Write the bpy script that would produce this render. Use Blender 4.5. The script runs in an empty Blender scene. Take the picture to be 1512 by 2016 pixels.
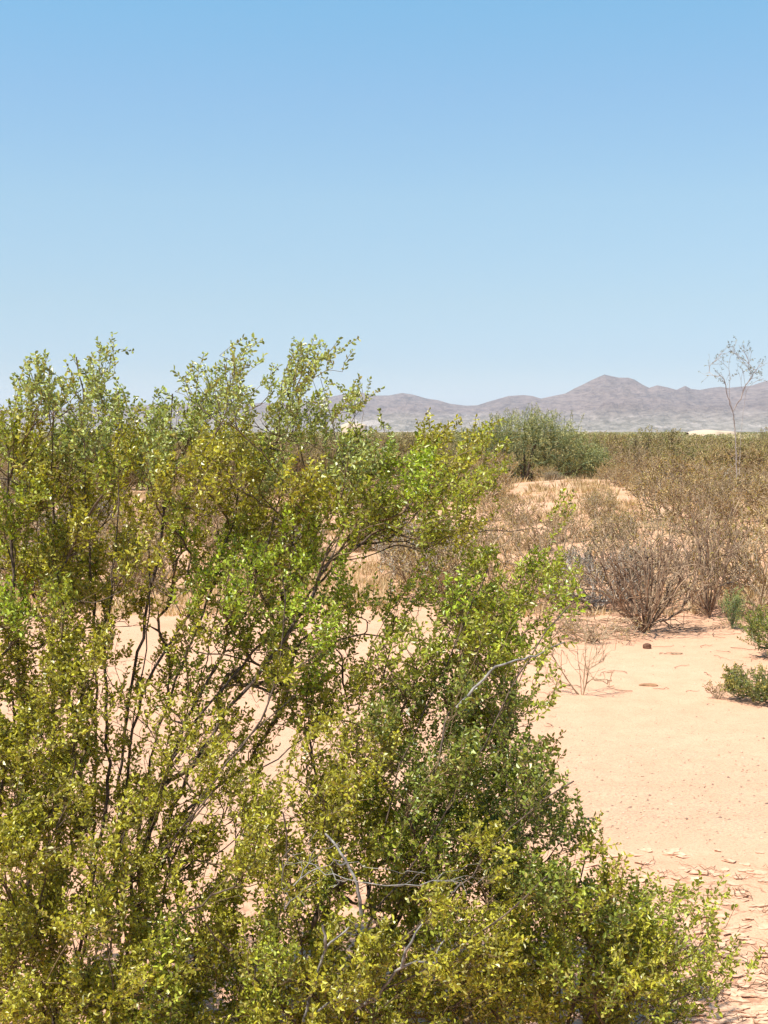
import bpy, math, random
import numpy as np
from mathutils import Vector

# ------------------------------------------------------------------ camera, sky, sun, exposure
SC = bpy.context.scene
COL = SC.collection
F = 2770.0                       # focal length in pixels of the 1512x2016 photograph
H = 1.9                          # eye height
TILT = math.atan((1008 - 850) / F)
cam_d = bpy.data.cameras.new('camera')
cam = bpy.data.objects.new('camera', cam_d)
COL.objects.link(cam)
cam_d.sensor_fit = 'VERTICAL'; cam_d.sensor_height = 36.0
cam_d.lens = F * 36.0 / 2016.0
cam_d.clip_start = 0.05; cam_d.clip_end = 60000
cam.location = (0, 0, H)
cam.rotation_euler = (math.radians(90) - TILT, 0, 0)
SC.camera = cam

SUN_EL = math.radians(64)
SUN_AZ = math.radians(-122)       # direction towards the sun, clockwise from +Y (camera looks +Y)
sun_dir = Vector((math.sin(SUN_AZ) * math.cos(SUN_EL), math.cos(SUN_AZ) * math.cos(SUN_EL), math.sin(SUN_EL)))
world = bpy.data.worlds.new('World'); SC.world = world; world.use_nodes = True
wn = world.node_tree.nodes; wl = world.node_tree.links
sky = wn.new('ShaderNodeTexSky'); sky.sky_type = 'NISHITA'; sky.sun_disc = False
sky.sun_elevation = SUN_EL; sky.sun_rotation = SUN_AZ
sky.altitude = 800; sky.air_density = 1.0; sky.dust_density = 0.6; sky.ozone_density = 1.6
# the clear air near the horizon is less glaring than the model's
tc_ = wn.new('ShaderNodeTexCoord'); sp_ = wn.new('ShaderNodeSeparateXYZ'); wl.new(tc_.outputs['Generated'], sp_.inputs[0])
rp_ = wn.new('ShaderNodeValToRGB'); wl.new(sp_.outputs[2], rp_.inputs[0])
for _i, (_p, _c) in enumerate([(0, (0.406, 0.470, 0.606)), (0.054, (0.465, 0.533, 0.627)), (0.09, (0.554, 0.606, 0.627)), (0.16, (0.683, 0.763, 0.721)), (0.229, (0.683, 0.846, 0.826)), (0.294, (0.634, 0.951, 0.920))]):
    if _i > 1: rp_.color_ramp.elements.new(_p)
    rp_.color_ramp.elements[_i].position = _p; rp_.color_ramp.elements[_i].color = (*_c, 1)
mx_ = wn.new('ShaderNodeMix'); mx_.data_type = 'RGBA'; mx_.blend_type = 'MULTIPLY'; mx_.inputs[0].default_value = 1.0
wl.new(sky.outputs[0], mx_.inputs[6]); wl.new(rp_.outputs[0], mx_.inputs[7])
wl.new(mx_.outputs[2], wn['Background'].inputs[0])
wn['Background'].inputs[1].default_value = 0.124
sun_d = bpy.data.lights.new('sun', 'SUN'); sun = bpy.data.objects.new('sun', sun_d); COL.objects.link(sun)
sun_d.energy = 5.0; sun_d.angle = math.radians(0.5); sun_d.color = (1.0, 0.95, 0.86)
sun.rotation_euler = (-sun_dir).to_track_quat('-Z', 'Y').to_euler()
sun.location = (-20, -10, 40)
SC.view_settings.view_transform = 'Standard'
SC.view_settings.look = 'None'
SC.view_settings.exposure = 0.70
SC.view_settings.gamma = 1.0
SC.cycles.max_bounces = 8
SC.cycles.transparent_max_bounces = 8
SC.cycles.volume_bounces = 1

# ------------------------------------------------------------------ helpers
def P(px, py, d):
    """point of the place seen at a pixel of the photo, d metres ahead"""
    u = (px - 756) / F; v = (1008 - py) / F
    ct, st = math.cos(TILT), math.sin(TILT)
    k = d / (ct + v * st)
    return np.array([u * k, d, H + (-st + v * ct) * k])

def dist_of(py, z=0.0):
    return F * (H - z) / (py - 850.0)

_rs = np.random.RandomState(7)
_LAT = _rs.rand(256, 256)
def vnoise(x, y):
    xi = np.floor(x).astype(int); yi = np.floor(y).astype(int)
    fx = x - xi; fy = y - yi
    fx = fx * fx * (3 - 2 * fx); fy = fy * fy * (3 - 2 * fy)
    a = _LAT[xi & 255, yi & 255]; b = _LAT[(xi + 1) & 255, yi & 255]
    c = _LAT[xi & 255, (yi + 1) & 255]; d = _LAT[(xi + 1) & 255, (yi + 1) & 255]
    return (a * (1 - fx) + b * fx) * (1 - fy) + (c * (1 - fx) + d * fx) * fy
def fbm(x, y, o=4):
    s = 0; a = 0.5
    for i in range(o):
        s = s + a * vnoise(x * 2 ** i + 17.3 * i, y * 2 ** i + 5.1 * i); a *= 0.5
    return s
def sstep(t):
    t = np.clip(t, 0, 1); return t * t * (3 - 2 * t)

def gh(x, y):
    """height of the ground"""
    x = np.asarray(x, float); y = np.asarray(y, float)
    r = np.hypot(x, y)
    z = 0.10 * (fbm(x * 0.22 + 40, y * 0.22 + 9, 3) - 0.45) * sstep((r - 3) / 8)
    side = 0.35 + 0.65 * np.exp(-((x - 4.6) / 3.6) ** 2)
    rise = sstep((y - 14) / 17.0) * (1 - sstep((y - 32) / 11.0))
    z = z + 0.80 * side * rise
    z = z + 0.16 * (fbm(x * 0.5 + 3, y * 0.5, 3) - 0.45) * sstep((y - 13) / 6) * (1 - sstep((y - 90) / 60))
    z = z + 0.02 * (fbm(x * 2.2, y * 2.2 + 70, 3) - 0.45)
    z = z + 0.010 * (fbm(x * 9, y * 9 + 70, 2) - 0.4) * (1 - sstep((r - 9) / 5))
    z = z + 5.0 * (fbm(x * 0.002 + 5, y * 0.002, 3) - 0.5) * sstep((r - 500) / 2500)
    return z
def ghs(x, y): return float(gh(np.array([x]), np.array([y]))[0])

def tag(o, label=None, cat=None, group=None, kind=None):
    if label: o['label'] = label
    if cat: o['category'] = cat
    if group: o['group'] = group
    if kind: o['kind'] = kind
    return o
def empty(name, loc, label, cat, group=None, rz=0.0):
    o = bpy.data.objects.new(name, None); COL.objects.link(o)
    o.location = loc; o.rotation_euler = (0, 0, rz); o.empty_display_size = 0.2
    return tag(o, label, cat, group)
def link(name, me, m=None, parent=None):
    o = bpy.data.objects.new(name, me); COL.objects.link(o)
    if m and not me.materials: me.materials.append(m)
    if parent: o.parent = parent
    return o
def copy_tree(o, parent=None):
    c = o.copy(); COL.objects.link(c); c.parent = parent
    for ch in [x for x in o.children]: copy_tree(ch, c)
    return c

def np_mesh(name, V, faces, k, col=None, smooth=False):
    """V (n,3); faces (m,k) all with k corners"""
    me = bpy.data.meshes.new(name)
    V = np.asarray(V, np.float32); faces = np.asarray(faces, np.int32)
    me.vertices.add(len(V)); me.vertices.foreach_set('co', V.ravel())
    me.loops.add(faces.size); me.loops.foreach_set('vertex_index', faces.ravel())
    me.polygons.add(len(faces))
    me.polygons.foreach_set('loop_start', np.arange(0, faces.size, k, dtype=np.int32))
    me.polygons.foreach_set('loop_total', np.full(len(faces), k, np.int32))
    me.polygons.foreach_set('use_smooth', np.full(len(faces), smooth))
    me.update(calc_edges=True)
    if col is not None:
        a = me.color_attributes.new('tint', 'FLOAT_COLOR', 'POINT')
        c4 = np.ones((len(V), 4), np.float32); c4[:, :3] = col
        a.data.foreach_set('color', c4.ravel())
    return me

def norm(a):
    return a / np.maximum(np.linalg.norm(a, axis=-1, keepdims=True), 1e-9)

def tubes(name, paths, sides=4, origin=(0, 0, 0), cols=None):
    """paths: list of (points (n,3), radii (n,)) -> one mesh of quads"""
    Vs, Fs, Cs = [], [], []; off = 0
    ang = np.arange(sides) * 2 * math.pi / sides
    ca, sa = np.cos(ang)[None, :, None], np.sin(ang)[None, :, None]
    j = np.arange(sides); j2 = (j + 1) % sides
    for pi, (pts, rad) in enumerate(paths):
        pts = np.asarray(pts, float); n = len(pts)
        if n < 2: continue
        t = norm(np.gradient(pts, axis=0))
        ref = np.array([0.31, 0.87, 0.11]) if abs(t[0, 1]) < 0.8 else np.array([0.9, 0.1, 0.2])
        u = norm(np.cross(t, ref)); w = np.cross(t, u)
        ring = pts[:, None, :] + (u[:, None, :] * ca + w[:, None, :] * sa) * np.asarray(rad)[:, None, None]
        Vs.append(ring.reshape(-1, 3))
        i = np.arange(n - 1)[:, None] * sides + off
        f = np.stack([i + j, i + j2, i + j2 + sides, i + j + sides], -1).reshape(-1, 4)
        Fs.append(f); off += n * sides
        if cols is not None: Cs.append(np.repeat(np.asarray(cols[pi])[None], n * sides, 0))
    V = np.concatenate(Vs) - np.asarray(origin)
    return np_mesh(name, V, np.concatenate(Fs), 4, np.concatenate(Cs) if cols is not None else None, smooth=True)

# ------------------------------------------------------------------ materials
def new_mat(name):
    m = bpy.data.materials.new(name); m.use_nodes = True
    nt = m.node_tree
    return m, nt, nt.nodes['Principled BSDF']

def leaf_mat(name, trans=0.35, rough=0.42, spec=0.5):
    m, nt, b = new_mat(name)
    at = nt.nodes.new('ShaderNodeVertexColor'); at.layer_name = 'tint'
    b.inputs['Roughness'].default_value = rough
    b.inputs['Specular IOR Level'].default_value = spec
    nt.links.new(at.outputs[0], b.inputs['Base Color'])
    tr = nt.nodes.new('ShaderNodeBsdfTranslucent')
    mx = nt.nodes.new('ShaderNodeMix'); mx.data_type = 'RGBA'; mx.blend_type = 'MULTIPLY'
    mx.inputs[0].default_value = 1.0; mx.inputs[7].default_value = (1.6, 1.6, 0.4, 1)
    nt.links.new(at.outputs[0], mx.inputs[6]); nt.links.new(mx.outputs[2], tr.inputs[0])
    ms = nt.nodes.new('ShaderNodeMixShader'); ms.inputs[0].default_value = trans
    out = nt.nodes['Material Output']
    nt.links.new(b.outputs[0], ms.inputs[1]); nt.links.new(tr.outputs[0], ms.inputs[2])
    nt.links.new(ms.outputs[0], out.inputs[0])
    return m

def bark_mat(name, c1, c2, scale=60, rough=0.85):
    m, nt, b = new_mat(name)
    tc = nt.nodes.new('ShaderNodeTexCoord')
    no = nt.nodes.new('ShaderNodeTexNoise'); no.inputs['Scale'].default_value = scale; no.inputs['Detail'].default_value = 4
    rp = nt.nodes.new('ShaderNodeValToRGB')
    rp.color_ramp.elements[0].position = 0.35; rp.color_ramp.elements[0].color = (*c1, 1)
    rp.color_ramp.elements[1].position = 0.68; rp.color_ramp.elements[1].color = (*c2, 1)
    nt.links.new(tc.outputs['Object'], no.inputs[0]); nt.links.new(no.outputs[0], rp.inputs[0])
    nt.links.new(rp.outputs[0], b.inputs['Base Color'])
    b.inputs['Roughness'].default_value = rough
    bp = nt.nodes.new('ShaderNodeBump'); bp.inputs['Strength'].default_value = 0.5; bp.inputs['Distance'].default_value = 0.004
    nt.links.new(no.outputs[0], bp.inputs['Height']); nt.links.new(bp.outputs[0], b.inputs['Normal'])
    return m

M_LEAF = leaf_mat('creosote_leaf', 0.22, 0.38, 0.55)
M_DRY = leaf_mat('dry_leaf', 0.2, 0.7, 0.2)
M_BARK = bark_mat('creosote_bark', (0.045, 0.028, 0.02), (0.16, 0.11, 0.075))
M_TWIG = bark_mat('creosote_twig', (0.10, 0.06, 0.03), (0.22, 0.15, 0.07))
M_GREY = bark_mat('weathered_wood', (0.09, 0.08, 0.07), (0.36, 0.33, 0.30), 40)
M_DEAD = bark_mat('dead_grey_wood', (0.12, 0.075, 0.045), (0.38, 0.27, 0.17), 12)
M_DEADB = bark_mat('dead_brown_wood', (0.09, 0.05, 0.03), (0.46, 0.32, 0.20), 9)
M_GREYL = bark_mat('grey_twig', (0.24, 0.20, 0.17), (0.48, 0.42, 0.36), 12)
M_PALE = bark_mat('pale_bark', (0.20, 0.16, 0.14), (0.44, 0.37, 0.33), 6)
M_TAN = bark_mat('tan_twig', (0.24, 0.16, 0.09), (0.50, 0.37, 0.23), 12)
M_OLIVE = bark_mat('green_bark', (0.10, 0.13, 0.05), (0.22, 0.25, 0.12), 8)

def N(nt, t, **k):
    n = nt.nodes.new(t)
    for a, v in k.items(): setattr(n, a, v)
    return n

def ramp(nt, src, stops):
    r = nt.nodes.new('ShaderNodeValToRGB'); e = r.color_ramp.elements
    while len(e) < len(stops): e.new(0.5)
    for i, (p, c) in enumerate(stops):
        e[i].position = p; e[i].color = (*c, 1) if len(c) == 3 else c
    nt.links.new(src, r.inputs[0]); return r.outputs[0]
def noise(nt, vec, scale, detail=4, rough=0.55):
    n = nt.nodes.new('ShaderNodeTexNoise'); n.inputs['Scale'].default_value = scale
    n.inputs['Detail'].default_value = detail; n.inputs['Roughness'].default_value = rough
    nt.links.new(vec, n.inputs['Vector']); return n.outputs[0]
def mixc(nt, fac, a, b, mode='MIX'):
    m = nt.nodes.new('ShaderNodeMix'); m.data_type = 'RGBA'; m.blend_type = mode
    for s, v in ((0, fac), (6, a), (7, b)):
        if isinstance(v, (int, float)): m.inputs[s].default_value = v
        elif isinstance(v, tuple): m.inputs[s].default_value = (*v, 1)
        else: nt.links.new(v, m.inputs[s])
    return m.outputs[2]
def math_n(nt, op, a, b=None, clamp=False):
    m = nt.nodes.new('ShaderNodeMath'); m.operation = op; m.use_clamp = clamp
    for s, v in ((0, a), (1, b)):
        if v is None: continue
        if isinstance(v, (int, float)): m.inputs[s].default_value = v
        else: nt.links.new(v, m.inputs[s])
    return m.outputs[0]

def sand_mat():
    m, nt, b = new_mat('desert_sand')
    g = N(nt, 'ShaderNodeNewGeometry'); pos = g.outputs['Position']
    big = noise(nt, pos, 0.5, 5); mid = noise(nt, pos, 5, 5); fine = noise(nt, pos, 90, 4, 0.7); grit = noise(nt, pos, 260, 2)
    c = ramp(nt, big, [(0.3, (0.62, 0.345, 0.215)), (0.55, (0.66, 0.38, 0.24)), (0.75, (0.70, 0.42, 0.28))])
    c = mixc(nt, 0.5, c, ramp(nt, mid, [(0.3, (0.57, 0.32, 0.20)), (0.7, (0.71, 0.42, 0.275))]))
    c = mixc(nt, 0.75, c, ramp(nt, fine, [(0.30, (0.55, 0.50, 0.45)), (0.48, (1, 1, 1)), (1, (1, 1, 1))]), 'MULTIPLY')
    spots = ramp(nt, grit, [(0.33, (0.42, 0.36, 0.30)), (0.40, (1, 1, 1)), (1, (1, 1, 1))])
    c = mixc(nt, 0.6, c, spots, 'MULTIPLY')
    # scrub floor far out: plant litter and low growth cover the sand
    sep = N(nt, 'ShaderNodeSeparateXYZ'); nt.links.new(pos, sep.inputs[0])
    far = N(nt, 'ShaderNodeMapRange'); far.inputs['From Min'].default_value = 37; far.inputs['From Max'].default_value = 60
    nt.links.new(sep.outputs[1], far.inputs[0])
    lit = noise(nt, pos, 0.02, 6)
    fc = ramp(nt, lit, [(0.35, (0.17, 0.14, 0.075)), (0.5, (0.24, 0.19, 0.11)), (0.62, (0.36, 0.28, 0.18))])
    c = mixc(nt, far.outputs[0], c, fc)
    # a band of fine grit
    gb = ramp(nt, math_n(nt, 'MULTIPLY', sep.outputs[1], 0.1), [(0.60, (0, 0, 0)), (0.68, (1, 1, 1)), (0.78, (0.7, 0.7, 0.7)), (1.0, (0.15, 0.15, 0.15))])
    gs = ramp(nt, noise(nt, pos, 55, 5, 0.8), [(0.50, (0, 0, 0)), (0.58, (1, 1, 1))])
    c = mixc(nt, math_n(nt, 'MULTIPLY', math_n(nt, 'MULTIPLY', gb, gs), 0.7), c, (0.32, 0.225, 0.165))
    # cracked crust close by on the right
    vd = N(nt, 'ShaderNodeVectorMath', operation='MULTIPLY_ADD')
    nn = N(nt, 'ShaderNodeTexNoise'); nn.inputs['Scale'].default_value = 5.0; nn.inputs['Detail'].default_value = 3; nt.links.new(pos, nn.inputs[0])
    nt.links.new(nn.outputs[1], vd.inputs[0]); vd.inputs[1].default_value = (0.35, 0.35, 0.0); nt.links.new(pos, vd.inputs[2])
    vo = N(nt, 'ShaderNodeTexVoronoi', feature='DISTANCE_TO_EDGE'); vo.inputs['Scale'].default_value = 6.5; nt.links.new(vd.outputs[0], vo.inputs['Vector'])
    line = ramp(nt, vo.outputs['Distance'], [(0.0, (1, 1, 1)), (0.028, (0.8, 0.8, 0.8)), (0.055, (0, 0, 0))])
    br = ramp(nt, noise(nt, pos, 7.0, 3), [(0.44, (0, 0, 0)), (0.52, (1, 1, 1))])
    yr = N(nt, 'ShaderNodeMapRange'); yr.inputs['From Min'].default_value = 6.3; yr.inputs['From Max'].default_value = 5.7; nt.links.new(sep.outputs[1], yr.inputs[0])
    crack = math_n(nt, 'MULTIPLY', math_n(nt, 'MULTIPLY', line, br), yr.outputs[0])
    c = mixc(nt, math_n(nt, 'MULTIPLY', crack, 0.75), c, (0.34, 0.17, 0.10))
    # litter patches from 14 to 45 m
    nr = N(nt, 'ShaderNodeMapRange'); nr.inputs['From Min'].default_value = 12.5; nr.inputs['From Max'].default_value = 15
    nt.links.new(sep.outputs[1], nr.inputs[0])
    pt = math_n(nt, 'MULTIPLY', nr.outputs[0], ramp(nt, noise(nt, pos, 1.3, 6, 0.65), [(0.45, (0, 0, 0)), (0.60, (0.75, 0.75, 0.75))]))
    c = mixc(nt, pt, c, (0.38, 0.245, 0.13))
    nt.links.new(c, b.inputs['Base Color']); b.inputs['Roughness'].default_value = 0.95
    b.inputs['Specular IOR Level'].default_value = 0.15
    hsum = math_n(nt, 'ADD', math_n(nt, 'SUBTRACT', math_n(nt, 'MULTIPLY', mid, 3.0), math_n(nt, 'MULTIPLY', crack, 1.2)), math_n(nt, 'ADD', fine, math_n(nt, 'MULTIPLY', grit, 0.5)))
    bp = N(nt, 'ShaderNodeBump'); bp.inputs['Strength'].default_value = 0.55; bp.inputs['Distance'].default_value = 0.012
    nt.links.new(hsum, bp.inputs['Height']); nt.links.new(bp.outputs[0], b.inputs['Normal'])
    return m
M_SAND = sand_mat()

def rock_mat():
    m, nt, b = new_mat('mountain_rock')
    g = N(nt, 'ShaderNodeNewGeometry'); pos = g.outputs['Position']
    mp = N(nt, 'ShaderNodeMapping'); mp.inputs['Scale'].default_value = (1, 0.35, 3.5)
    nt.links.new(pos, mp.inputs[0]); v = mp.outputs[0]
    a = noise(nt, v, 0.0016, 6, 0.6); s = noise(nt, v, 0.006, 7, 0.7); t = noise(nt, v, 0.03, 6, 0.75)
    c = ramp(nt, a, [(0.3, (0.15, 0.115, 0.115)), (0.52, (0.20, 0.145, 0.14)), (0.75, (0.27, 0.185, 0.165))])
    c = mixc(nt, 0.45, c, ramp(nt, s, [(0.40, (0.10, 0.075, 0.08)), (0.60, (0.34, 0.24, 0.22))]))
    c = mixc(nt, 0.35, c, ramp(nt, t, [(0.42, (0.06, 0.055, 0.05)), (0.56, (0.36, 0.28, 0.23))]))
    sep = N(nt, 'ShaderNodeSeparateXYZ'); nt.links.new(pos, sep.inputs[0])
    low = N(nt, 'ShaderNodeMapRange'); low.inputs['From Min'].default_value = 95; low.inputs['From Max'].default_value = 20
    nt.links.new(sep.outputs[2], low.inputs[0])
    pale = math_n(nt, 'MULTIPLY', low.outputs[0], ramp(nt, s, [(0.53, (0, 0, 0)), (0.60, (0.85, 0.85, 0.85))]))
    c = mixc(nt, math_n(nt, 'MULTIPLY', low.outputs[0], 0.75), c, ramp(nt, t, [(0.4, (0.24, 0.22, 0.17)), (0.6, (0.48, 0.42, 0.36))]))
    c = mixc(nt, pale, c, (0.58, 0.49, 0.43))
    bq = noise(nt, v, 0.011, 9, 0.75)
    bp = N(nt, 'ShaderNodeBump'); bp.inputs['Strength'].default_value = 1.0; bp.inputs['Distance'].default_value = 45.0
    nt.links.new(bq, bp.inputs['Height']); nt.links.new(bp.outputs[0], b.inputs['Normal'])
    nt.links.new(c, b.inputs['Base Color']); b.inputs['Roughness'].default_value = 0.95
    b.inputs['Specular IOR Level'].default_value = 0.1
    return m
M_ROCK = rock_mat()

# ------------------------------------------------------------------ ground and mountains
def build_ground():
    n = 640
    u = np.linspace(-1, 1, n); bb = 8.7
    x = 2.4 * np.sinh(bb * u); x = x * (12500 / x[-1])
    v = np.linspace(-0.55, 1, n)
    y = 4 + 2.4 * np.sinh(bb * v); y = y * (12500 / y[-1])
    X, Y = np.meshgrid(x, y)
    Z = gh(X, Y)
    V = np.stack([X, Y, Z], -1).reshape(-1, 3)
    i = np.arange(n - 1)[:, None] * n + np.arange(n - 1)[None]
    f = np.stack([i, i + 1, i + n + 1, i + n], -1).reshape(-1, 4)
    o = link('ground', np_mesh('ground', V, f, 4, smooth=True), M_SAND)
    tag(o, 'pale orange desert sand stretching to the far plain', kind='structure')
build_ground()

RIDGE = [(-2600, 815), (-1600, 790), (-900, 800), (-500, 786), (0, 807), (60, 805), (300, 797), (560, 793), (610, 789), (645, 783), (672, 777), (700, 771), (716, 774),
         (740, 779), (765, 779), (792, 774), (812, 777), (840, 785), (862, 788), (885, 795), (918, 799), (940, 798), (958, 792), (1000, 780), (1030, 778),
         (1048, 780), (1064, 785), (1092, 779), (1112, 775), (1130, 765), (1145, 758), (1165, 748), (1188, 738), (1202, 741), (1216, 744), (1235, 744),
         (1248, 748), (1262, 757), (1276, 764), (1292, 759), (1312, 763), (1330, 768), (1347, 760), (1358, 766), (1376, 768), (1398, 764), (1416, 762),
         (1432, 764), (1452, 762), (1476, 760), (1500, 752), (1540, 742), (1620, 725), (1750, 745), (1950, 780), (2300, 770), (2900, 800), (4200, 812)]
def build_mountains():
    rx = np.array([r[0] for r in RIDGE], float); ry = np.array([r[1] for r in RIDGE], float)
    na, nt_ = 1700, 230
    px = np.linspace(-1500, 3000, na); e = 850 - np.interp(px, rx, ry)
    t = np.concatenate([np.linspace(0, 1, nt_ - 30), 1 + np.linspace(0.02, 0.5, 30)])
    PX, T = np.meshgrid(px, t); E = np.meshgrid(e, t)[0]
    D0 = 3600.0
    DR = 7200 + 500 * np.sin(PX / 260.0)
    D = D0 + (DR - D0) * T
    Xw = (PX - 756) / F * D
    # elevation profile: a long apron, foothills, then the slope to the ridge line
    g = 0.30 * sstep(T / 0.6) + 0.02 * T + 0.68 * np.clip((T - 0.55) / 0.45, 0, 1) ** 1.35
    fold = np.abs(fbm(Xw * 0.0022 + 9, D * 0.0011, 5) - 0.47) * 2
    gul = np.abs(fbm(Xw * 0.008 + 3, D * 0.0025, 6) - 0.47) * 2
    w = np.sin(np.clip(T, 0, 1) * math.pi) ** 0.8
    El = E * g + w * (40 * (0.25 - fold) + 34 * (0.22 - gul)) * (0.35 + E / 100) * (T > 0.1)
    hills = np.clip(fbm(Xw * 0.0035, D * 0.0028 + 4, 4) - 0.5, 0, 1) * 70 * np.exp(-((T - 0.45) / 0.2) ** 2)
    El = El + hills
    cap = np.where(T < 1, E * (0.25 + 0.75 * T ** 1.2), E)
    El = np.minimum(El, cap)
    El = np.where(T > 1, E * (1 - (T - 1) * 2.2) - 2 * (T - 1) * 20 * gul, El)
    Z = H + El / F * D
    Z = np.where(T <= 0.0, -12, Z)
    V = np.stack([Xw, D, Z], -1).reshape(-1, 3); na_ = na; m = len(t)
    i = np.arange(m - 1)[:, None] * na_ + np.arange(na_ - 1)[None]
    f = np.stack([i, i + 1, i + na_ + 1, i + na_], -1).reshape(-1, 4)
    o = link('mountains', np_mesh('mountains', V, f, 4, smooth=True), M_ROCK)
    tag(o, 'hazy purple brown desert mountains with one higher peak beyond the plain', kind='structure')
build_mountains()

# pale bare sand banks far out on the plain
def bank(px0, px1, py, d, h, dep, label):
    x0, x1 = (px0 - 756) / F * d, (px1 - 756) / F * d
    n, k = 40, 9
    xs = np.linspace(x0, x1, n); a = np.linspace(0, math.pi, k)
    env = np.sin(np.linspace(0.05, math.pi - 0.05, n)) ** 0.35 * (0.8 + 0.4 * vnoise(xs * 0.3, xs * 0))
    X = np.repeat(xs[:, None], k, 1); Y = d - np.cos(a)[None] * dep * env[:, None]
    Z = (P(756, py, d)[2] - 0.5 * h) + (np.sin(a)[None] * h * env[:, None])
    Z[:, 0] = -1; Z[:, -1] = -1
    i = np.arange(n - 1)[:, None] * k + np.arange(k - 1)[None]
    f = np.stack([i, i + k, i + k + 1, i + 1], -1).reshape(-1, 4)
    m, nt, b = new_mat('pale_bank'); b.inputs['Base Color'].default_value = (0.50, 0.38, 0.27, 1); b.inputs['Roughness'].default_value = 1
    o = link('sand_bank', np_mesh('sand_bank', np.stack([X, Y, Z], -1).reshape(-1, 3), f, 4, smooth=True), m)
    tag(o, label, kind='structure')
bank(1352, 1446, 850, 420, 1.0, 8, 'pale bare sand bank on the plain beyond the scrub at right')
bank(672, 722, 836, 900, 2.2, 12, 'small pale sand bank below the mountains behind the big bush')

# ------------------------------------------------------------------ growing shrubs
def curve(p0, d0, p1, n, bend=0.45):
    L = np.linalg.norm(p1 - p0)
    c = p0 + d0 * L * bend
    t = np.linspace(0, 1, n)[:, None]
    return (1 - t) ** 2 * p0 + 2 * t * (1 - t) * c + t * t * p1

class Plant:
    def __init__(s, base, rs):
        s.base = np.asarray(base, float); s.rs = rs
        s.pos = [s.base]; s.par = [-1]; s.dir = [np.array([0, 0, 1.0])]
        s.paths = []                    # (kind, list of node ids)
        s.leafy = []                    # leafy twig segments: (p0, p1, tint index)
        s.cap = 4096; s.A = np.zeros((s.cap, 3)); s.Dv = np.zeros((s.cap, 3)); s.n = 0
        s._push(s.base, s.dir[0])
        s.bar = [False]
    def _push(s, p, d):
        if s.n >= s.cap:
            s.cap *= 2; A = np.zeros((s.cap, 3)); A[:s.n] = s.A[:s.n]; s.A = A
            D = np.zeros((s.cap, 3)); D[:s.n] = s.Dv[:s.n]; s.Dv = D
        s.A[s.n] = p; s.Dv[s.n] = d; s.n += 1
    def add_path(s, kind, start, pts, grow=True):
        ids = [start]; prev = start; pp = s.pos[start]
        for p in pts:
            d = p - pp; l = np.linalg.norm(d)
            if l < 1e-5: continue
            d = d / l
            s.pos.append(p); s.par.append(prev); s.dir.append(d)
            s._push(p if grow else np.array([1e6, 1e6, 1e6]), d)
            prev = len(s.pos) - 1; ids.append(prev); pp = p
        s.paths.append((kind, ids)); return ids
    def nearest(s, p):
        q = s.A[:s.n]; v = p - q; L = np.linalg.norm(v, axis=1) + 1e-6
        c = (v * s.Dv[:s.n]).sum(1) / L
        sc = L * (1.9 - 1.45 * c) + np.where(v[:, 2] < 0, 0.6 * -v[:, 2], 0) + 0.02
        return int(np.argmin(sc))
    def stem(s, pts, kind='stem'):
        """main stem from the base through the given points"""
        P_ = [s.base] + [np.asarray(p, float) for p in pts]; out = []
        P_ = np.array(P_); seg = np.r_[0, np.cumsum(np.linalg.norm(np.diff(P_, axis=0), axis=1))]
        n = max(4, int(seg[-1] / 0.05)); t = np.linspace(0, seg[-1], n)
        q = np.stack([np.interp(t, seg, P_[:, k]) for k in range(3)], 1)
        for _ in range(3): q[1:-1] = (q[:-2] + q[1:-1] * 2 + q[2:]) / 4
        w = s.rs.normal(0, 0.003, (n, 3)); w[0] = 0
        return s.add_path(kind, 0, (q + w)[1:])
    def branch(s, p, step=0.05, kink=0.010, kind='branch', bend=0.45):
        i = s.nearest(p); p0 = s.pos[i]; L = np.linalg.norm(p - p0)
        n = max(3, int(L / step) + 2)
        q = curve(p0, s.dir[i], p, n, bend)
        w = s.rs.normal(0, kink, (n, 3)); w[0] = 0; w[-1] *= 0.3
        return s.add_path(kind, i, (q + w)[1:])
    def radii(s, r0=0.0009, ex=0.42, rmax=0.03):
        cnt = np.zeros(len(s.pos)); par = s.par
        for i in range(len(par) - 1, 0, -1):
            if cnt[i] == 0: cnt[i] = 1
            cnt[par[i]] += cnt[i] if True else 0
        # a node's load = number of tips above it
        tips = np.zeros(len(par)); has = np.zeros(len(par), bool)
        for i in range(1, len(par)): has[par[i]] = True
        for i in range(len(par) - 1, 0, -1):
            if not has[i]: tips[i] += 1
            tips[par[i]] += tips[i]
        s.r = np.minimum(r0 * np.maximum(tips, 1) ** ex, rmax)
        return s.r
    def tube_paths(s, kinds):
        out = []
        for k, ids in s.paths:
            if k in kinds:
                pts = np.array([s.pos[i] for i in ids]); r = s.r[ids].copy()
                r[0] = min(r[0], r[1] * 1.15 if len(r) > 1 else r[0])
                out.append((pts, r))
        return out

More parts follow.
